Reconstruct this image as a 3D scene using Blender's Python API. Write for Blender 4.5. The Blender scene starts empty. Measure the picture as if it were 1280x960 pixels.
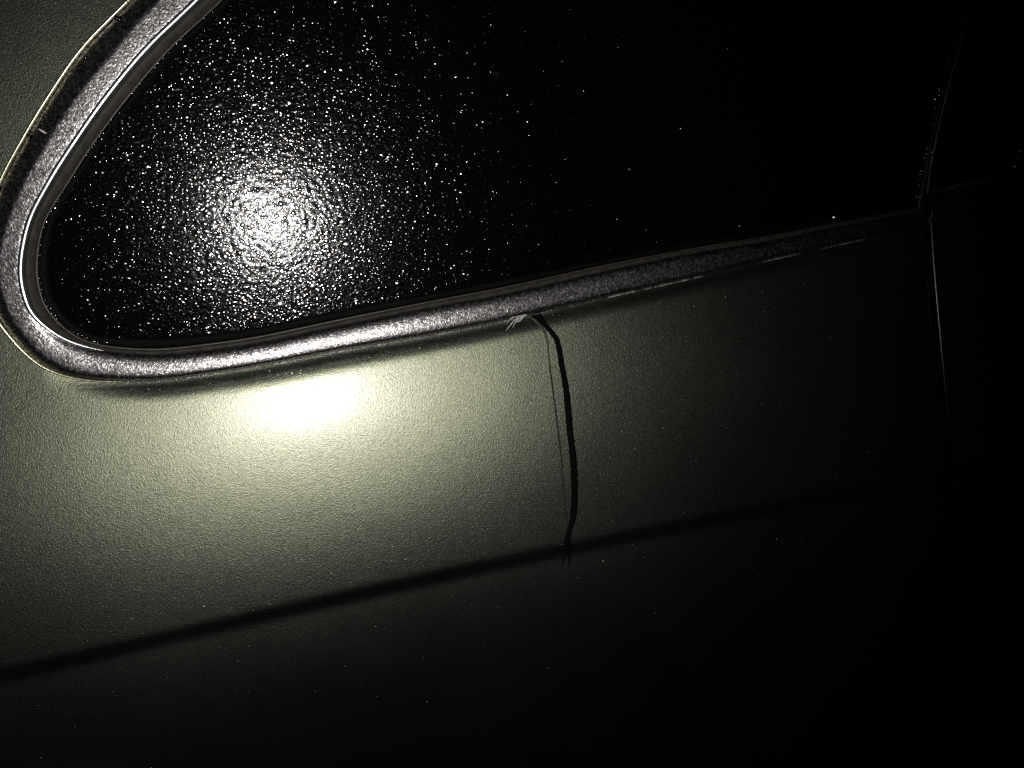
import bpy, math, random
import numpy as np
from mathutils import Matrix, Vector

# ------------------------------------------------------------------ camera, world, light
random.seed(7)
rng = np.random.default_rng(11)
scene = bpy.context.scene
col = scene.collection

F_PX, W_PX, H_PX = 1005.0, 1280.0, 960.0       # focal length in photo pixels
CAM = np.array([0.0, -0.300, 0.0])             # 30 cm off the side window
YAW, PITCH = math.radians(14.9), math.radians(10.9)

cam_data = bpy.data.cameras.new('camera')
cam_data.sensor_width = 36.0
cam_data.lens = 36.0 * F_PX / W_PX
cam_data.clip_start = 0.005
cam_data.clip_end = 50.0
cam = bpy.data.objects.new('camera', cam_data)
cam.location = CAM
cam.rotation_euler = (math.radians(90) - PITCH, 0, -YAW)
col.objects.link(cam)
scene.camera = cam

world = bpy.data.worlds.new('World')
scene.world = world
world.use_nodes = True
world.node_tree.nodes['Background'].inputs[0].default_value = (0.6, 0.75, 1.0, 1)
world.node_tree.nodes['Background'].inputs[1].default_value = 0.0004   # moonless night

ld = bpy.data.lights.new('phone_flash', 'SPOT')    # the phone's own flash beside its lens
ld.energy = 3.6
ld.color = (1.0, 0.985, 0.95)
ld.shadow_soft_size = 0.0022
ld.spot_size = math.radians(100)
ld.spot_blend = 1.0
flash = bpy.data.objects.new('phone_flash', ld)
flash.location = (-0.016, -0.302, 0.004)
flash.rotation_euler = (math.radians(90) - math.radians(9), 0, math.radians(-3))
col.objects.link(flash)

scene.view_settings.view_transform = 'Standard'
scene.view_settings.look = 'None'
scene.view_settings.exposure = 0.0
scene.view_settings.gamma = 1.0
scene.view_settings.use_curve_mapping = False
scene.cycles.use_denoising = False
scene.cycles.max_bounces = 4
scene.cycles.sample_clamp_indirect = 2.0

# ------------------------------------------------------------------ the shape of the car's side
Rz = np.array([[math.cos(-YAW), -math.sin(-YAW), 0], [math.sin(-YAW), math.cos(-YAW), 0], [0, 0, 1]])
a_ = -PITCH
Rx = np.array([[1, 0, 0], [0, math.cos(a_), -math.sin(a_)], [0, math.sin(a_), math.cos(a_)]])
ROT = Rz @ Rx


def ray(px):
    px = np.atleast_2d(np.asarray(px, float))
    d = np.stack([(px[:, 0] - W_PX / 2) / F_PX, np.ones(len(px)), -(px[:, 1] - H_PX / 2) / F_PX], 1)
    return d @ ROT.T


def warp(X):
    """the whole side curves gently away towards the front door"""
    X = np.asarray(X, float)
    r = np.clip(X - 0.04, 0, None)
    l = np.clip(-0.02 - X, 0, None)
    return 0.07 * r * r + 0.2 * l * l


def at(px, yfun):
    """where the line of sight through a photo pixel meets the surface y = yfun(x, z)"""
    d = ray(px)
    y = np.zeros(len(d))
    for _ in range(30):
        t = (y - CAM[1]) / d[:, 1]
        p = CAM + d * t[:, None]
        y = 0.5 * y + 0.5 * yfun(p[:, 0], p[:, 2])
    return p


def at_h(px, h=0.0):
    """... the glass surface raised by h metres"""
    return at(px, lambda x, z: warp(x) - h)


# belt line (under the window) and character line as x -> z
_b = at_h([(150, 487), (540, 421), (860, 350), (1125, 289)])
BELT = np.polyfit(_b[:, 0], _b[:, 2], 2)
_c = at([(0, 847), (200, 797), (400, 753), (600, 711), (818, 667), (1000, 628)], lambda x, z: warp(x) - 0.013)
CREASE = np.polyfit(_c[:, 0], _c[:, 2], 1)
_u = np.array([-4, -1.0, -0.4, -0.12, 0.0, 0.10, 0.22, 0.45, 0.70, 0.90, 0.96, 0.98, 1.005, 1.025, 1.06, 1.4, 1.9, 3.0])
_t = np.array([6, 6.0, 7.0, 12.0, 13.5, 12.6, 11.3, 8.0, 4.6, 2.0, 0.0, -34., -34., -3.0, 0.0, -8.0, -16., -24.])
_ug = np.linspace(-4, 3, 14001)
_tg = np.interp(_ug, _u, _t)
_k = np.hanning(61); _k /= _k.sum()
_tg = np.convolve(np.pad(_tg, 30, mode='edge'), _k, mode='valid')
_yg = -np.concatenate([[0], np.cumsum(np.tan(np.radians(_tg[:-1])) * np.diff(_ug))])
_yg -= np.interp(0.0, _ug, _yg)


def body_y(X, Z):
    X = np.asarray(X, float); Z = np.asarray(Z, float)
    Xb = np.clip(X, -0.16, 0.42)
    zb = np.polyval(BELT, Xb)
    w = np.clip(zb - np.polyval(CREASE, Xb), 0.06, 0.16)
    u = (zb - Z) / w
    return np.interp(u, _ug, _yg) * w + warp(X) + 0.0005


_cp = [(0, 849), (200, 799), (400, 754), (600, 712), (818, 668), (1000, 629)]
for _ in range(4):
    _c = at(_cp, body_y)
    CREASE = np.polyfit(_c[:, 0], _c[:, 2], 2)


def at_body(px, h=0.0):
    return at(px, lambda x, z: body_y(x, z) - h)


# ------------------------------------------------------------------ outlines of the quarter window (photo stations)
# outer rim A, start of face B, ridge C, rubber lip D, glass edge E
ST = [
    ((490, -330), (540, -330), (590, -330), (622, -330), (640, -330)),
    ((310, -150), (352, -150), (398, -150), (430, -150), (446, -150)),
    ((160, 0), (196, 0), (246, 0), (277, 0), (290, 0)),
    ((102, 60), (143, 60), (184, 60), (213, 60), (224, 62)),
    ((60, 120), (94, 120), (134, 120), (160, 121), (171, 123)),
    ((25, 178), (55, 180), (91, 181), (116, 180), (126, 181)),
    ((-1, 228), (27, 230), (59, 232), (83, 231), (93, 232)),
    ((-18, 280), (6, 280), (36, 279), (55, 279), (67, 281)),
    ((-22, 335), (-4, 333), (26, 333), (46, 332), (60, 332)),
    ((-12, 385), (5, 381), (32, 374), (52, 372), (65, 369)),
    ((15, 425), (24, 415), (46, 399), (66, 396), (80, 393)),
    ((50, 457), (55, 448), (74, 421), (88, 416), (102, 411)),
    ((92, 473), (94, 466), (106, 434), (112, 428), (122, 419)),
    ((145, 478), (146, 472), (148, 442), (149, 435), (152, 422)),
    ((200, 477), (200, 472), (200, 444), (200, 437), (200, 422)),
    ((260, 469), (260, 465), (257, 439), (257, 431), (257, 418)),
    ((330, 458), (329, 454), (325, 429), (325, 421), (324, 409)),
    ((430, 439), (429, 435), (425, 408), (425, 400), (423, 388)),
    ((540, 420), (539, 416), (535, 386), (534, 378), (532, 368)),
    ((640, 400), (639, 396), (634, 368), (633, 359), (631, 349)),
    ((752, 374), (751, 370), (747, 342), (746, 334), (744, 326)),
    ((860, 350), (859, 346), (856, 319), (855, 313), (853, 304)),
    ((967, 325), (966, 321), (964, 301), (963, 295), (961, 287)),
    ((1043, 308), (1042, 304), (1040, 285), (1039, 280), (1037, 272)),
    ((1123, 290), (1122, 287), (1121, 270), (1120, 265), (1118, 258)),
    ((1160, 282), (1159, 279), (1158, 264), (1157, 260), (1155, 254)),
]
ST = np.array(ST, float)                     # station, curve, xy


def catmull(P, n):
    P = np.asarray(P, float)
    Q = np.concatenate([[2 * P[0] - P[1]], P, [2 * P[-1] - P[-2]]])
    out = []
    m = len(P) - 1
    for t in np.linspace(0, m, n):
        i = min(int(t), m - 1); f = t - i
        p0, p1, p2, p3 = Q[i], Q[i + 1], Q[i + 2], Q[i + 3]
        out.append(0.5 * ((2 * p1) + (-p0 + p2) * f + (2 * p0 - 5 * p1 + 4 * p2 - p3) * f * f + (-p0 + 3 * p1 - 3 * p2 + p3) * f ** 3))
    return np.array(out)


NS = 560
TS = np.linspace(0, len(ST) - 1, NS)         # station parameter of each sample
CUR = [catmull(ST[:, k], NS) for k in range(5)]
cA, cB, cC, cD, cE = CUR
LEFT = np.interp(TS, [0, 9.5, 11.8, 24], [1, 1, 0, 0])     # 1 on the slanting rear side, 0 along the bottom


def inside(P, poly):
    """points P (n,2) inside polygon poly (m,2)"""
    x, y = P[:, 0], P[:, 1]
    r = np.zeros(len(P), bool)
    xj, yj = poly[-1]
    for xi, yi in poly:
        c = ((yi > y) != (yj > y))
        if yi != yj:
            r ^= c & (x < (xj - xi) * (y - yi) / (yj - yi) + xi)
        xj, yj = xi, yi
    return r


def dist_poly(P, L):
    d = np.full(len(P), 1e9)
    for a, b in zip(L[:-1], L[1:]):
        ab = b - a
        t = np.clip(((P - a) @ ab) / max(ab @ ab, 1e-18), 0, 1)
        d = np.minimum(d, np.hypot(*(P - a - t[:, None] * ab).T))
    return d


A3 = at_h(cA, 0.001)
A2 = A3[::4, [0, 2]]

# ------------------------------------------------------------------ materials


class Mat:
    def __init__(self, name):
        self.m = bpy.data.materials.new(name); self.m.use_nodes = True
        self.t = self.m.node_tree
        self.b = self.t.nodes['Principled BSDF']
        self.tc = self.t.nodes.new('ShaderNodeTexCoord')

    def set(self, **k):
        for n, v in k.items():
            self.b.inputs[n.replace('_', ' ')].default_value = v
        return self

    def link(self, a, b):
        self.t.links.new(a, b)

    def noise(self, scale, detail=2.0, rough=0.5, stretch=None):
        n = self.t.nodes.new('ShaderNodeTexNoise')
        n.inputs['Scale'].default_value = scale
        n.inputs['Detail'].default_value = detail
        n.inputs['Roughness'].default_value = rough
        if stretch:
            mp = self.t.nodes.new('ShaderNodeMapping')
            mp.inputs['Scale'].default_value = stretch
            self.link(self.tc.outputs['Object'], mp.inputs['Vector'])
            self.link(mp.outputs[0], n.inputs['Vector'])
        else:
            self.link(self.tc.outputs['Object'], n.inputs['Vector'])
        return n.outputs['Fac']

    def voronoi(self, scale, feature='SMOOTH_F1'):
        n = self.t.nodes.new('ShaderNodeTexVoronoi')
        n.feature = feature
        n.inputs['Scale'].default_value = scale
        self.link(self.tc.outputs['Object'], n.inputs['Vector'])
        return n

    def ramp(self, fac, stops):
        r = self.t.nodes.new('ShaderNodeValToRGB')
        e = r.color_ramp.elements
        while len(e) < len(stops):
            e.new(0.5)
        for q, (p, c) in zip(e, stops):
            q.position = p
            q.color = (c, c, c, 1) if not hasattr(c, '__len__') else (*c, 1)
        self.link(fac, r.inputs[0])
        return r.outputs[0]

    def bump(self, height, distance, strength=1.0, prev=None):
        n = self.t.nodes.new('ShaderNodeBump')
        n.inputs['Distance'].default_value = distance
        n.inputs['Strength'].default_value = strength
        self.link(height, n.inputs['Height'])
        if prev is not None:
            self.link(prev, n.inputs['Normal'])
        return n.outputs[0]


def flake(self, colour, normal, rough, fac):
    """a flake layer whose sheen dies away quickly off the mirror direction"""
    g = self.t.nodes.new('ShaderNodeBsdfAnisotropic')
    g.distribution = 'BECKMANN'
    g.inputs['Roughness'].default_value = rough
    self.link(colour, g.inputs['Color']); self.link(normal, g.inputs['Normal'])
    mx = self.t.nodes.new('ShaderNodeMixShader')
    mx.inputs[0].default_value = fac
    self.link(self.b.outputs[0], mx.inputs[1]); self.link(g.outputs[0], mx.inputs[2])
    self.link(mx.outputs[0], self.t.nodes['Material Output'].inputs['Surface'])


Mat.flake = flake


def paint():
    M = Mat('green_metallic_paint')
    M.set(Metallic=1.0, Roughness=0.42)
    c = M.ramp(M.noise(1100, 2, 0.6), [(0.3, (0.160, 0.152, 0.092)), (0.7, (0.248, 0.231, 0.142))])
    c2 = M.ramp(M.noise(1100, 2, 0.6), [(0.3, (0.108, 0.134, 0.112)), (0.7, (0.170, 0.200, 0.164))])
    M.link(c2, M.b.inputs['Base Color'])
    r = M.ramp(M.noise(14, 3, 0.6), [(0.3, 0.41), (0.7, 0.46)])
    M.link(r, M.b.inputs['Roughness'])
    fine = M.noise(2200, 3, 0.6)
    wave = M.bump(M.noise(45, 2, 0.5), 0.00012)
    b = M.bump(fine, 0.00012, prev=wave)
    bc = M.bump(fine, 0.00005, prev=wave)
    M.link(b, M.b.inputs['Normal'])
    M.set(Coat_Weight=1.0, Coat_Roughness=0.195, Coat_IOR=1.52)
    M.link(bc, M.b.inputs['Coat Normal'])
    M.flake(c, b, 0.385, 0.45)
    return M.m


def chrome():
    M = Mat('dull_wet_chrome')
    M.set(Metallic=1.0)
    c = M.ramp(M.noise(1000, 3, 0.7), [(0.32, (0.06, 0.056, 0.057)), (0.5, (0.155, 0.147, 0.148)), (0.68, (0.46, 0.435, 0.44))])
    M.link(c, M.b.inputs['Base Color'])
    r = M.ramp(M.noise(700, 2, 0.6), [(0.3, 0.36), (0.7, 0.5)])
    M.link(r, M.b.inputs['Roughness'])
    b = M.bump(M.noise(1500, 3, 0.6), 0.00013)
    M.link(b, M.b.inputs['Normal'])
    M.flake(c, b, 0.22, 0.42)
    return M.m


def rubber():
    M = Mat('black_seal_rubber')
    c = M.ramp(M.noise(350, 3, 0.6), [(0.35, (0.016, 0.0145, 0.012)), (0.75, (0.034, 0.030, 0.025))])
    M.link(c, M.b.inputs['Base Color'])
    M.set(Roughness=0.5)
    M.b.inputs['Specular IOR Level'].default_value = 0.2
    M.link(M.bump(M.noise(900, 2, 0.6), 0.0001), M.b.inputs['Normal'])
    return M.m


def tinted_glass():
    M = Mat('dew_wet_tinted_glass')
    M.set(Base_Color=(0.0012, 0.0013, 0.0014, 1), Roughness=0.13, IOR=1.5)
    M.b.inputs['Specular IOR Level'].default_value = 0.13
    v = M.voronoi(620)
    h = M.ramp(v.outputs['Distance'], [(0.0, 1.0), (0.75, 0.0)])
    b = M.bump(h, 0.00006)
    b = M.bump(M.noise(1500, 2, 0.6), 0.00004, prev=b)
    M.link(b, M.b.inputs['Normal'])
    return M.m


def water(name='dew_water'):
    M = Mat(name)
    M.set(Base_Color=(0.0006, 0.0006, 0.0006, 1), Roughness=0.12, IOR=1.45)
    M.b.inputs['Specular IOR Level'].default_value = 0.9
    t = M.ramp(M.noise(1300, 1, 0.5), [(0.38, (1.0, 0.86, 0.78)), (0.5, (1.0, 0.98, 0.97)), (0.62, (0.80, 0.84, 1.0))])
    M.link(t, M.b.inputs['Specular Tint'])
    return M.m


def plain(name, rgb, rough=0.6, metal=0.0, var=0.3, scale=600, bump=0.0001, spec=0.5):
    M = Mat(name)
    c = M.ramp(M.noise(scale, 3, 0.6), [(0.3, tuple(x * (1 - var) for x in rgb)), (0.7, tuple(x * (1 + var) for x in rgb))])
    M.link(c, M.b.inputs['Base Color'])
    M.set(Roughness=rough, Metallic=metal)
    M.b.inputs['Specular IOR Level'].default_value = spec
    M.link(M.bump(M.noise(scale * 1.7, 2, 0.6), bump), M.b.inputs['Normal'])
    return M.m


PAINT, CHROME, RUBBER, GLASS, DEW = paint(), chrome(), rubber(), tinted_glass(), water()
BRIGHT = plain('glinting_water', (0.75, 0.73, 0.72), 0.36, metal=1.0, var=0.2, bump=0.00001)
PDEW = plain('dew_over_paint', (0.20, 0.20, 0.17), 0.33, metal=1.0, var=0.2, bump=0.00001)
BLACK = plain('matte_black_strip', (0.0022, 0.0022, 0.0022), 0.9, spec=0.05)
FIBRE = plain('brown_dry_fibre', (0.055, 0.045, 0.034), 0.8, spec=0.15)
THREAD = plain('dark_thread', (0.012, 0.011, 0.009), 0.8, spec=0.15)
WHITE = plain('white_shredded_film', (0.36, 0.34, 0.32), 0.7)
SEALD = plain('dusty_bead', (0.09, 0.085, 0.075), 0.6, var=0.5)
SEAL = plain('pale_sealant', (0.19, 0.175, 0.16), 0.6, var=0.5)
PLASTIC = plain('black_pillar_plastic', (0.004, 0.004, 0.004), 0.45, spec=0.2)
POLISH = plain('polished_chrome', (0.80, 0.81, 0.82), 0.30, metal=1.0, var=0.15, bump=0.00005)
RIM = plain('yellowed_rim', (0.52, 0.49, 0.33), 0.30, metal=1.0, var=0.3, bump=0.00006)
GASKET = plain('black_gasket', (0.0012, 0.0011, 0.001), 0.7, spec=0.06)
LIP = plain('greyed_rubber_lip', (0.035, 0.028, 0.022), 0.42, spec=0.5, var=0.5)
EDGE = plain('lit_door_edge', (0.13, 0.122, 0.10), 0.33, metal=1.0)  # brightness of the edge's caught light is set in this colour

# ------------------------------------------------------------------ helpers


def mesh(name, verts, faces, material, parent=None, smooth=True):
    me = bpy.data.meshes.new(name)
    if isinstance(faces, list) and faces and isinstance(faces[0], np.ndarray):
        groups = faces                                     # several (n, k) index arrays
    elif isinstance(faces, np.ndarray):
        groups = [faces]
    else:
        groups = None
    if groups is None:
        me.from_pydata([tuple(map(float, v)) for v in verts], [], [tuple(map(int, f)) for f in faces])
    else:
        verts = np.ascontiguousarray(verts, np.float32)
        me.vertices.add(len(verts)); me.vertices.foreach_set('co', verts.ravel())
        lv = np.concatenate([g.ravel() for g in groups]).astype(np.int32)
        ct = np.concatenate([np.full(len(g), g.shape[1]) for g in groups])
        me.loops.add(len(lv)); me.loops.foreach_set('vertex_index', lv)
        me.polygons.add(len(ct))
        me.polygons.foreach_set('loop_start', np.concatenate([[0], np.cumsum(ct)[:-1]]).astype(np.int32))
        me.update(calc_edges=True)
        me.validate()
    if smooth:
        me.polygons.foreach_set('use_smooth', [True] * len(me.polygons))
    me.update()
    me.materials.append(material)
    o = bpy.data.objects.new(name, me)
    col.objects.link(o)
    if parent is not None:
        o.parent = parent
        o.matrix_parent_inverse = Matrix.Translation(-Vector(ROOT_LOC[parent.name] if parent.name in ROOT_LOC else (0, 0, 0)))
    return o


ROOT_LOC = {}


def loft(rows, closed=False):
    """rows: list of (n,3) arrays running along; returns verts, faces"""
    n = len(rows[0])
    V = np.concatenate(rows)
    Fc = []
    m = len(rows)
    for r in range(m if closed else m - 1):
        r2 = (r + 1) % m
        for i in range(n - 1):
            Fc.append((r * n + i, r * n + i + 1, r2 * n + i + 1, r2 * n + i))
    return V, Fc


def grid_mesh(Xf, Zs, U, yfun, keep=None):
    """Xf(z) -> (x0, x1) ; builds y = yfun"""
    nz, nu = len(Zs), len(U)
    X = np.zeros((nz, nu)); Z = np.repeat(Zs[:, None], nu, 1)
    for i, z in enumerate(Zs):
        x0, x1 = Xf(z)
        X[i] = x0 + (x1 - x0) * U
    Y = yfun(X.ravel(), Z.ravel()).reshape(X.shape)
    V = np.stack([X.ravel(), Y.ravel(), Z.ravel()], 1)
    idx = np.arange(nz * nu).reshape(nz, nu)
    Fc = np.stack([idx[:-1, :-1].ravel(), idx[:-1, 1:].ravel(), idx[1:, 1:].ravel(), idx[1:, :-1].ravel()], 1)
    if keep is not None:
        ok = keep(V[:, [0, 2]])
        Fc = Fc[ok[Fc].all(1)]
        used = np.unique(Fc)
        mp = -np.ones(len(V), int); mp[used] = np.arange(len(used))
        V, Fc = V[used], mp[Fc]
    return V, Fc


def normals_of(yfun, P, e=0.0004):
    x, z = P[:, 0], P[:, 1]
    dx = (yfun(x + e, z) - yfun(x - e, z)) / (2 * e)
    dz = (yfun(x, z + e) - yfun(x, z - e)) / (2 * e)
    n = np.stack([dx, -np.ones(len(P)), dz], 1)
    return n / np.linalg.norm(n, axis=1)[:, None]


def drops(C, N, R, A, seg=7, rings=3, stretch=None, turn=math.pi):
    """water caps: centres C, surface normals N, base radii R, contact angles A (radians)"""
    up = np.array([0, 0, 1.0])
    T = np.cross(up, N); T /= np.linalg.norm(T, axis=1)[:, None]
    B = np.cross(N, T)
    n = len(C)
    ph = rng.uniform(-turn, turn, n)
    T, B = T * np.cos(ph)[:, None] + B * np.sin(ph)[:, None], B * np.cos(ph)[:, None] - T * np.sin(ph)[:, None]
    asp = rng.uniform(0.75, 1.35, n) if stretch is None else stretch
    RC = R / np.sin(A)
    V = [C + N * (RC * (1 - np.cos(A)))[:, None]]
    for k in range(1, rings + 1):
        q = A * k / rings
        rad = RC * np.sin(q); hgt = RC * (np.cos(q) - np.cos(A))
        for s in range(seg):
            w = 2 * math.pi * (s + 0.5 * (k % 2)) / seg
            wob = 1 + 0.18 * np.sin(3 * w + ph * 15) + 0.12 * np.sin(2 * w + ph * 9)
            V.append(C + N * hgt[:, None] + T * (rad * math.cos(w) * wob * asp)[:, None] + B * (rad * math.sin(w) * wob)[:, None])
    V = np.stack(V, 1)                                   # n, per, 3
    per = V.shape[1]
    f = []
    for s in range(seg):
        f.append((0, 1 + s, 1 + (s + 1) % seg, 1 + (s + 1) % seg))
    for k in range(rings - 1):
        for s in range(seg):
            a = 1 + k * seg + s; b = 1 + k * seg + (s + 1) % seg
            f.append((a, a + seg, b + seg, b))
    base = np.arange(n) * per
    tri = np.concatenate([np.array(q[:3])[None, :] + base[:, None] for q in f[:seg]])
    quad = np.concatenate([np.array(q)[None, :] + base[:, None] for q in f[seg:]])
    return V.reshape(-1, 3), [tri, quad]


# ------------------------------------------------------------------ the car
ROOT_LOC['car'] = (0.10, 0.03, -0.42)
car = bpy.data.objects.new('car', None)
car.location = ROOT_LOC['car']
car.empty_display_size = 0.05
col.objects.link(car)
car['label'] = 'dark green metallic car side with dew-covered rear quarter window at night'
car['category'] = 'car'

# gap between quarter panel and front door, as z -> x
_g = at_body([(1158, 240), (1165, 290), (1168, 345), (1172, 420), (1179, 520), (1188, 640), (1196, 760), (1200, 900)])
GAPC = np.polyfit(_g[:, 2], _g[:, 0], 3)
_gz0, _gz1 = _g[:, 2].min(), _g[:, 2].max()


def gap_x(z):
    zc = np.clip(z, _gz0, _gz1)
    return np.polyval(GAPC, zc)


Zs = np.arange(-0.42, 0.26, 0.0018)
lip = np.array([0.0, 0.0006, 0.0014, 0.0024])          # the folded edge beside the door gap
hole_px = np.concatenate([0.35 * cB + 0.65 * cC])
H3 = at_h(hole_px, 0.003)[:, [0, 2]]
far = np.array([[H3[-1, 0] + 0.012, H3[-1, 1] + 0.004], [0.9, H3[-1, 1] + 0.10], [0.9, 0.6], [H3[0, 0], 0.6]])
HOLE = np.concatenate([H3[::3], far])


def panel_y(X, Z):
    P = np.stack([X, Z], 1)
    y = body_y(X, Z)
    d = np.full(len(P), 1.0)
    lo, hi = A2.min(0) - 0.02, A2.max(0) + 0.02
    near = (P > lo).all(1) & (P < hi).all(1)
    d[near] = dist_poly(P[near], A2)
    fade = np.clip((X + 0.085) / 0.03, 0, 1) * np.clip((A2[-1, 0] - 0.012 - X) / 0.05, 0, 1)
    fade = fade * np.clip((np.polyval(BELT, X) + 0.03 - Z) / 0.02, 0, 1)
    y = y + 0.0028 * fade * np.exp(-(np.clip(d - 0.0006, 0, None) / 0.0030) ** 2)
    return y


U = np.linspace(0, 1, 420)
Vq, Fq = grid_mesh(lambda z: (-0.24, gap_x(z) - 0.0035), Zs, U, panel_y, keep=lambda P: ~inside(P, HOLE))
quarter_panel = mesh('quarter_panel', Vq, Fq, PAINT, car)
quarter_panel['label'] = 'dark green metallic painted panel below the window'
# folded edge of the panel at the gap
zs = Zs[Zs < np.polyval(BELT, 0.25) + 0.01]
rows = []
for k, (dx, dy) in enumerate([(0, 0), (0.0008, 0.0003), (0.0013, 0.001), (0.0014, 0.006)]):
    X = np.array([gap_x(z) for z in zs]) - 0.0035
    rows.append(np.stack([X + dx, panel_y(X, zs) + dy, zs], 1))
V, Fc = loft(rows)
mesh('panel_edge', V, Fc, PAINT, quarter_panel)

# quarter window glass
_r = at_h([(1118, 262), (1142, 262), (1150, 222), (1166, 150), (1182, 80), (1206, -20), (1290, -330)])[:, [0, 2]]
G3 = at_h(0.55 * cC + 0.45 * cB, 0.002)[:, [0, 2]]
GPOLY = np.concatenate([G3[::3], _r])
Zg = np.arange(-0.08, 0.27, 0.0015)
Vg, Fg = grid_mesh(lambda z: (-0.14, 0.52), Zg, np.linspace(0, 1, 441), lambda x, z: warp(x), keep=lambda P: inside(P, GPOLY))
glass = mesh('quarter_window_glass', Vg, Fg, GLASS, car)
glass['label'] = 'black tinted quarter window glass beaded with dew'


# trim and seal: profile points blended between the outline curves
def prof(points):
    rows = []
    for w, h, extra in points:
        px = sum(wi * c for wi, c in zip(w, CUR))
        hh = h + extra * LEFT if np.ndim(extra) == 0 else h + extra
        hh = np.broadcast_to(hh, (NS,))
        d = ray(px)
        y = np.zeros(NS)
        for _ in range(30):
            t = (y - CAM[1]) / d[:, 1]
            p = CAM + d * t[:, None]
            y = 0.5 * y + 0.5 * (warp(p[:, 0]) - hh)
        rows.append(p)
    return rows


mm = 0.001
wsurf = lambda x, z: warp(x)
TP = [((1, 0, 0, 0, 0), -4.0 * mm, 0), ((1.0, 0, 0, 0, 0), 0.9 * mm, 0),
      ((.99, .01, 0, 0, 0), 1.5 * mm, -0.2 * mm), ((.94, .06, 0, 0, 0), 1.9 * mm, -0.6 * mm), ((.88, .12, 0, 0, 0), 1.9 * mm, -0.5 * mm),
      ((.82, .18, 0, 0, 0), 1.8 * mm, -0.2 * mm), ((.6, .4, 0, 0, 0), 2.6 * mm, -0.3 * mm), ((.3, .7, 0, 0, 0), 3.8 * mm, -0.6 * mm), ((.08, .92, 0, 0, 0), 4.6 * mm, -0.7 * mm),
      ((0, .96, .04, 0, 0), 4.95 * mm, -.65 * mm), ((0, .86, .14, 0, 0), 5.05 * mm, -.72 * mm), ((0, .7, .3, 0, 0), 4.95 * mm, -.66 * mm), ((0, .5, .5, 0, 0), 4.7 * mm, -.46 * mm), ((0, .3, .7, 0, 0), 4.3 * mm, -.1 * mm),
      ((0, .12, .88, 0, 0), 3.7 * mm, 0.42 * mm), ((0, .07, .93, 0, 0), 3.3 * mm, 0.75 * mm), ((0, .03, .97, 0, 0), 3.0 * mm, 1.35 * mm), ((0, 0, 1, 0, 0), 2.7 * mm, 1.65 * mm),
      ((0, 0, .96, .04, 0), 2.4 * mm, 1.6 * mm), ((0, 0, .92, .08, 0), 2.0 * mm, 1.4 * mm), ((0, 0, .86, .14, 0), 1.2 * mm, 0.6 * mm), ((0, 0, .85, .15, 0), 0.2 * mm, 0.0)]
V, Fc = loft(prof(TP))
trim = mesh('window_trim', V, Fc, CHROME, car)
trim['label'] = 'dull speckled chrome surround of the quarter window'
RP = [((0, 0, .90, .10, 0), 0.5 * mm, 0), ((0, 0, .86, .14, 0), 1.0 * mm, 0.3 * mm), ((0, 0, .6, .4, 0), 1.0 * mm, 0.2 * mm), ((0, 0, .25, .75, 0), 1.1 * mm, 0.1 * mm),
      ((0, 0, .10, .90, 0), 1.6 * mm, 0), ((0, 0, .0, 1, 0), 1.9 * mm, 0), ((0, 0, 0, .9, .1), 1.75 * mm, 0), ((0, 0, 0, .78, .22), 1.1 * mm, 0), ((0, 0, 0, .65, .35), 0.7 * mm, 0),
      ((0, 0, 0, .3, .7), 0.75 * mm, 0), ((0, 0, 0, .1, .9), 0.6 * mm, 0), ((0, 0, 0, 0, 1), -0.5 * mm, 0)]
RR = prof(RP)
V, Fc = loft(RR[:7])
seal = mesh('rubber_seal', V, Fc, RUBBER, car)
V, Fc = loft(RR[6:])
mesh('gasket', V, Fc, GASKET, seal)

def bead(name, w, h, rad, t0, t1, material, parent):
    m = (TS >= t0) & (TS <= t1)
    c = prof([(w, h, 0)])[0][m]
    T = np.gradient(c, axis=0); T /= np.linalg.norm(T, axis=1)[:, None]
    N = normals_of(wsurf, c[:, [0, 2]])
    S = np.cross(T, N); S /= np.linalg.norm(S, axis=1)[:, None]
    r = rad * np.interp(TS[m], [t0, t1 - 3.5, t1 - 1.2, t1], [1, 1, 0.45, 0.04])
    c = c - N * (rad - r)[:, None] * 1.6
    rows = [c + S * (r * math.cos(q))[:, None] + N * (r * math.sin(q))[:, None] for q in np.linspace(0, 2 * math.pi, 11)[:-1]]
    V, Fc = loft(rows, closed=True)
    return mesh(name, V, Fc, material, parent)


bead('inner_bead', (0, 0, 1, 0, 0), 4.2 * mm, 1.0 * mm, 0, 12.6, POLISH, trim)
bead('seal_lip', (0, 0, 0, 1, 0), 1.75 * mm, 0.28 * mm, 0, 24, LIP, seal)
bead('outer_bead', (.98, .02, 0, 0, 0), 2.0 * mm, 0.5 * mm, 0, 14.5, RIM, trim)

# ragged pale sealant along the trim's lower edge
bits = []
i0 = int(np.searchsorted(TS, 14.5))
edge3 = prof([((1.0, 0, 0, 0, 0), 1.7 * mm, 0), ((.55, .45, 0, 0, 0), 2.6 * mm, 0)])
rows = []
n = (NS - i0) * 7
qs = np.linspace(i0, NS - 1, n)
dense = lambda c: np.stack([np.interp(qs, np.arange(NS), c[:, k]) for k in range(3)], 1)
tq = np.interp(qs, np.arange(NS), TS)
thick = np.interp(tq, [14.5, 16, 18, 21, 24], [0.12, 0.25, 0.38, 0.24, 0.17]) * mm
ns = catmull(rng.uniform(0, 1, (n // 3, 1)), n)[:, 0] * 0.5 + catmull(rng.uniform(0, 1, (n // 11, 1)), n)[:, 0] * 0.6
ns = ns * catmull(rng.uniform(0.0, 1.35, (n // 60, 1)), n)[:, 0]
thick = thick * np.clip(ns * 2.1 - 0.62, 0.01, 1.2)
ctr = dense(edge3[0]) * 0.75 + dense(edge3[1]) * 0.25
ctr[:, 1] -= 0.2 * mm
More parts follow.
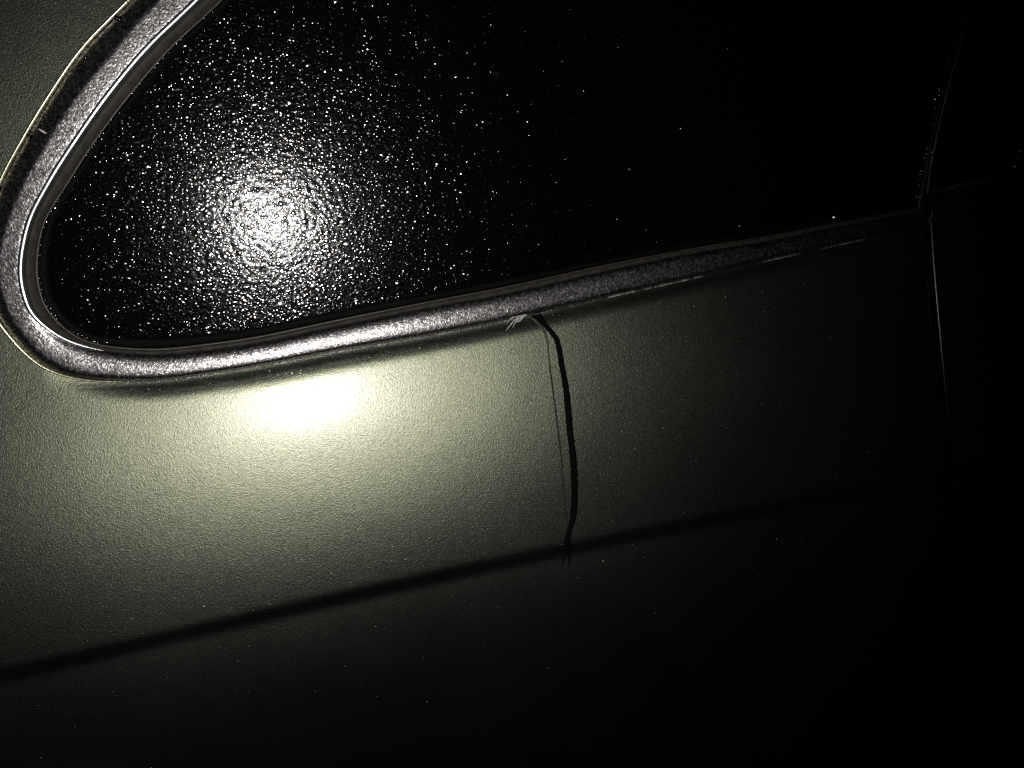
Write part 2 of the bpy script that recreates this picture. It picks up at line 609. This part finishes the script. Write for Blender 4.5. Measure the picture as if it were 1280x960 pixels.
ctr[:, 2] += rng.normal(0, 0.06 * mm, n)
for k in range(6):
    w = 2 * math.pi * k / 6
    rows.append(ctr + np.stack([0 * thick, -np.sin(w) * thick * 0.8, np.cos(w) * thick], 1))
V, Fc = loft(rows, closed=True)
mesh('sealant_edge', V, Fc, SEAL, trim)

# ------------------------------------------------------------------ front door and pillar at the right
zd = Zs
_dt = at_h([(1168, 240), (1222, 229), (1280, 217)])


def door_top(x):
    return np.interp(x, _dt[:, 0], _dt[:, 2], right=_dt[-1, 2] + 0.01)


Vd, Fd = grid_mesh(lambda z: (gap_x(z) + 0.0018, 0.62), Zs, np.linspace(0, 1, 120), body_y,
                   keep=lambda P: P[:, 1] < door_top(P[:, 0]) - 0.001)
door = mesh('front_door', Vd, Fd, PAINT, car)
door['label'] = 'dark edge of the front door beyond the panel gap'
zs2 = Zs[Zs < _dt[0, 2] - 0.012]
rows = []
X = np.array([gap_x(z) for z in zs2]) + 0.0018
Y = body_y(X, zs2)
_zs = at_body([(1170, 320), (1179, 520)])[:, 2]
re = 0.0009 * np.interp(zs2, [_zs[1] - 0.01, _zs[1], _zs[0]], [0.25, 0.4, 1.0])  # edge thins downward, so the fade of its bright line is built in
for q in np.linspace(0, math.pi / 2, 6):
    rows.append(np.stack([X - re * math.sin(q), Y + re * (1 - math.cos(q)), zs2], 1))
rows.append(rows[-1] + np.array([0, 0.006, 0]))
V, Fc = loft(rows)
mesh('door_edge', V, Fc, EDGE, door)


def tube(px, hs, radii, surf, name, material, parent, seg=8, flat=1.0, n=80, jitter=0.0):
    P = catmull(px, n)
    rr = np.interp(np.linspace(0, 1, n), np.linspace(0, 1, len(radii)), radii)
    hh = np.interp(np.linspace(0, 1, n), np.linspace(0, 1, len(hs)), hs)
    C = at(P, lambda x, z: surf(x, z) - hh)
    Tn = np.gradient(C, axis=0); Tn /= np.linalg.norm(Tn, axis=1)[:, None]
    N = normals_of(surf, C[:, [0, 2]])
    S = np.cross(Tn, N); S /= np.linalg.norm(S, axis=1)[:, None]
    if jitter:
        rr = rr * (1 + jitter * rng.uniform(-1, 1, n))
    rows = []
    for k in range(seg):
        w = 2 * math.pi * k / seg
        rows.append(C + S * (rr * math.cos(w))[:, None] + N * (rr * flat * math.sin(w))[:, None])
    V, Fc = loft(rows, closed=True)
    m_ = len(rows)
    Fc = list(Fc) + [tuple(k * n for k in range(m_)), tuple(k * n + n - 1 for k in range(m_ - 1, -1, -1))]
    return mesh(name, V, Fc, material, parent)


# black pillar cover between the two windows
L = at_h([(1146, 262), (1150, 240), (1164, 170), (1183, 90), (1207, -10), (1285, -330)], 0.001)
Rr = at_h([(1168, 262), (1172, 232), (1188, 160), (1204, 80), (1226, -10), (1300, -330)], 0.001)
L, Rr = catmull(L, 60), catmull(Rr, 60)
rows = [L + [0, 0.003, 0], L + [0, -0.0002, 0], L + [0.0006, -0.0008, 0], Rr + [-0.0006, -0.0008, 0], Rr + [0, -0.0002, 0], Rr + [0, 0.003, 0]]
V, Fc = loft(rows)
pillar = mesh('pillar_cover', V, Fc, PLASTIC, car)
tube([(1159, 243), (1163, 210), (1171, 170), (1180, 130), (1189, 96), (1199, 62), (1212, 10), (1240, -90)], [0.0026], [0.0002, 0.00035, 0.0003, 0.0002, 0.00012, 0.0001], wsurf,
    'pillar_bead', SEALD, pillar, jitter=0.5)
tube([(1166, 262), (1164, 270), (1161, 279)], [0.003], [0.0002, 0.0003, 0.0002], wsurf, 'pillar_foot', SEALD, pillar, n=20, jitter=0.3)
# door window glass and the door's belt strip
DP = np.concatenate([Rr[:, [0, 2]][::-1] + [-0.002, 0], _dt[:, [0, 2]] - [0, 0.003], [[0.70, _dt[-1, 2] + 0.01], [0.70, 0.26]]])
Vw, Fw = grid_mesh(lambda z: (0.20, 0.70), np.arange(0.0, 0.26, 0.002), np.linspace(0, 1, 180), lambda x, z: warp(x) + 0.001, keep=lambda P: inside(P, DP))
if len(Fw):
    mesh('door_window_glass', Vw, Fw, GLASS, car)
tube([(1166, 240), (1188, 236), (1222, 229), (1256, 222), (1300, 214), (1380, 200)], [0.002], [0.0006, 0.0012, 0.0012, 0.0011, 0.0011], wsurf, 'door_belt_strip', RUBBER, door, flat=0.7)
tube([(1184, 235), (1200, 231), (1224, 226)], [0.0034], [0.00015, 0.0003, 0.0001], wsurf, 'belt_strip_edge', SEALD, door, n=30, jitter=0.5)

# ------------------------------------------------------------------ dew


def scatter_poly(poly, spacing):
    lo, hi = poly.min(0), poly.max(0)
    gx = np.arange(lo[0], hi[0], spacing); gz = np.arange(lo[1], hi[1], spacing)
    P = np.stack(np.meshgrid(gx, gz), -1).reshape(-1, 2)
    P = P + rng.uniform(-0.55, 0.55, P.shape) * spacing
    return P[inside(P, poly)]


E3 = at_h(cE, 0.0)[:, [0, 2]]
EPOLY = np.concatenate([E3[::3], at_h([(1118, 262), (1140, 262), (1150, 222), (1166, 150), (1182, 80), (1206, -20), (1220, -80)])[:, [0, 2]]])
P = scatter_poly(EPOLY, 0.00108)
P = P[P[:, 1] < 0.15]
P = P[rng.random(len(P)) < 0.93]
n = len(P)
R = np.clip(rng.lognormal(math.log(0.00032), 0.45, n), 0.0002, 0.0011)
A = np.radians(np.clip(4.0 + rng.exponential(5.0, n), 3, 42))
C = np.stack([P[:, 0], warp(P[:, 0]) - 0.00002, P[:, 1]], 1)
V, Fc = drops(C, normals_of(wsurf, P), R, A, turn=0.5, stretch=rng.uniform(0.8, 1.7, n))
o = mesh('dew_drops', V, Fc, DEW, glass); o['kind'] = 'stuff'

# sparse drops on the paint
lo, hi = np.array([-0.17, -0.30]), np.array([0.33, 0.14])
P = rng.uniform(lo, hi, (12000, 2))
P = P[~inside(P, np.concatenate([A2, far]))]
P = P[P[:, 0] < np.array([gap_x(z) for z in P[:, 1]]) - 0.004]
n = len(P)
R = np.clip(rng.lognormal(math.log(0.00015), 0.35, n), 0.0001, 0.0006)
A = np.radians(np.clip(8 + rng.exponential(16, n), 8, 60))
C = np.stack([P[:, 0], panel_y(P[:, 0], P[:, 1]) + 0.00001, P[:, 1]], 1)
V, Fc = drops(C, normals_of(body_y, P), R, A, seg=6, rings=2)
o = mesh('dew_drops', V, Fc, PDEW, quarter_panel); o['kind'] = 'stuff'


# beads of water along the seal, in the trim's outer channel, and along the pillar
def bead_line(px, h, rad, ang, parent, jit=2.0, keep=1.0, mat=None):
    px = px[rng.random(len(px)) < keep]
    px = px + rng.normal(0, jit, px.shape)
    p = at_h(px, h)
    n = len(p)
    N = normals_of(wsurf, p[:, [0, 2]])
    R = np.clip(rng.lognormal(math.log(rad), 0.4, n), 0.0001, 0.0009)
    A = np.radians(rng.uniform(*ang, n))
    V, Fc = drops(p, N, R, A)
    o = mesh('water_beads', V, Fc, mat or DEW, parent); o['kind'] = 'stuff'


m = TS < 12.6
bead_line(np.repeat((0.85 * cD + 0.15 * cE)[m], 1, 0), 0.0018, 0.00030, (15, 60), seal, 1.2, 0.6)
m = (TS > 2) & (TS < 9)
bead_line((0.55 * cA + 0.45 * cB)[m], 0.0024, 0.00028, (20, 65), trim, 4.5, 0.5)
bead_line(catmull([(1150, 232), (1153, 208), (1161, 178), (1171, 125), (1178, 100), (1190, 60)], 26), 0.0012, 0.00035, (40, 70), pillar, 1.2, 0.6, BRIGHT)
bead_line(catmull([(1268, 208), (1274, 193), (1279, 178), (1284, 160)], 9), 0.0006, 0.0006, (45, 70), pillar, 1.2, 0.9, BRIGHT)
bead_line(np.array([(1043, 272), (1146, 245), (1150, 246), (1166, 190)], float), 0.0022, 0.0007, (40, 60), pillar, 0.5, 1.0, BRIGHT)

# ------------------------------------------------------------------ matte black strip laid down the panel, small litter
ROOT_LOC['black_strip'] = tuple(at_body([(710, 704)], 0.001)[0])
strip = bpy.data.objects.new('black_strip', None)
strip.location = ROOT_LOC['black_strip']
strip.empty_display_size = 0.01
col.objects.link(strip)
strip['label'] = 'thin black strip running from the chrome trim down over the green panel'
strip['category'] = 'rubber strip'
bsurf = lambda x, z: panel_y(np.atleast_1d(x), np.atleast_1d(z))
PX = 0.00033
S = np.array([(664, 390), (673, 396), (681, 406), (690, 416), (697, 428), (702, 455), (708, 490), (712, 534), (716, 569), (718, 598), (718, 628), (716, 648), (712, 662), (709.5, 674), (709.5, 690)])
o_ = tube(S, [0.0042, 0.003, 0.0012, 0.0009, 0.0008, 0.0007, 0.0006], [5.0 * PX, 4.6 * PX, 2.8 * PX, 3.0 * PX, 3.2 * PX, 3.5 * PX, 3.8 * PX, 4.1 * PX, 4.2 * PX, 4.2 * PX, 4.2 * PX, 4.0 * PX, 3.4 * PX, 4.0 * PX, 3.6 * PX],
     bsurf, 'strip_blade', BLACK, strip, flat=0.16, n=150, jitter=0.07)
tube([(707, 688), (705, 697), (704, 706)], [0.0006], [1.6 * PX, 1.2 * PX, 0.5 * PX], bsurf, 'forked_end', BLACK, strip, flat=0.3, n=16)
tube([(711, 688), (712, 697), (711.5, 708)], [0.0006], [1.8 * PX, 1.5 * PX, 0.6 * PX], bsurf, 'forked_end', BLACK, strip, flat=0.3, n=16)
tube([(657, 391), (664, 396), (671, 403), (679, 413), (684, 427), (687, 455)], [0.0045, 0.0035, 0.002, 0.0014, 0.001], [1.4 * PX, 2.0 * PX, 1.7 * PX, 1.3 * PX, 0.9 * PX, 0.7 * PX], bsurf, 'side_thread', FIBRE, strip, flat=0.4, n=50)
tube([(687, 455), (692, 495), (697, 534), (702, 580), (706.5, 637), (710, 655)], [0.0008, 0.0006, 0.0004], [0.85 * PX, 0.9 * PX, 0.85 * PX, 0.75 * PX, 0.65 * PX, 0.5 * PX], bsurf, 'side_thread', THREAD, strip, flat=0.4, n=70)

# white shredded scrap beside the strip's root
tuft = bpy.data.objects.new('film_scrap', None)
ROOT_LOC['film_scrap'] = tuple(at_h([(650, 396)], 0.003)[0])
tuft.location = ROOT_LOC['film_scrap']
tuft.empty_display_size = 0.005
col.objects.link(tuft)
tuft['label'] = 'small white frayed scrap of film at the root of the black strip'
tuft['category'] = 'scrap'
hs_ = lambda x, z: warp(x) - 0.0035
for q in [[(655, 392), (648, 396), (640, 404), (632, 414)], [(656, 394), (648, 399), (643, 405), (641, 410)], [(656, 391), (644, 395), (636, 401), (634, 405)],
          [(655, 396), (647, 395), (638, 396), (631, 397)], [(658, 393), (653, 397), (650, 401), (646, 403)], [(657, 395), (652, 391), (646, 390), (640, 393)]]:
    tube(q, [0.0004, 0.0008, 0.0003], [1.3 * PX, 1.2 * PX, 0.7 * PX, 0.15 * PX], hs_, 'shred', WHITE, tuft, flat=0.3, n=18, jitter=0.4, seg=6)

lint = tube([(48, 161), (53, 164), (58, 167)], [0.0005], [0.5 * PX, 1.2 * PX, 0.6 * PX], lambda x, z: warp(x) - 0.0040, 'lint_fibre', WHITE, None, flat=0.5, n=16)
lint['label'] = 'tiny pale lint fibre stuck on the slanting part of the chrome trim'
lint['category'] = 'lint'
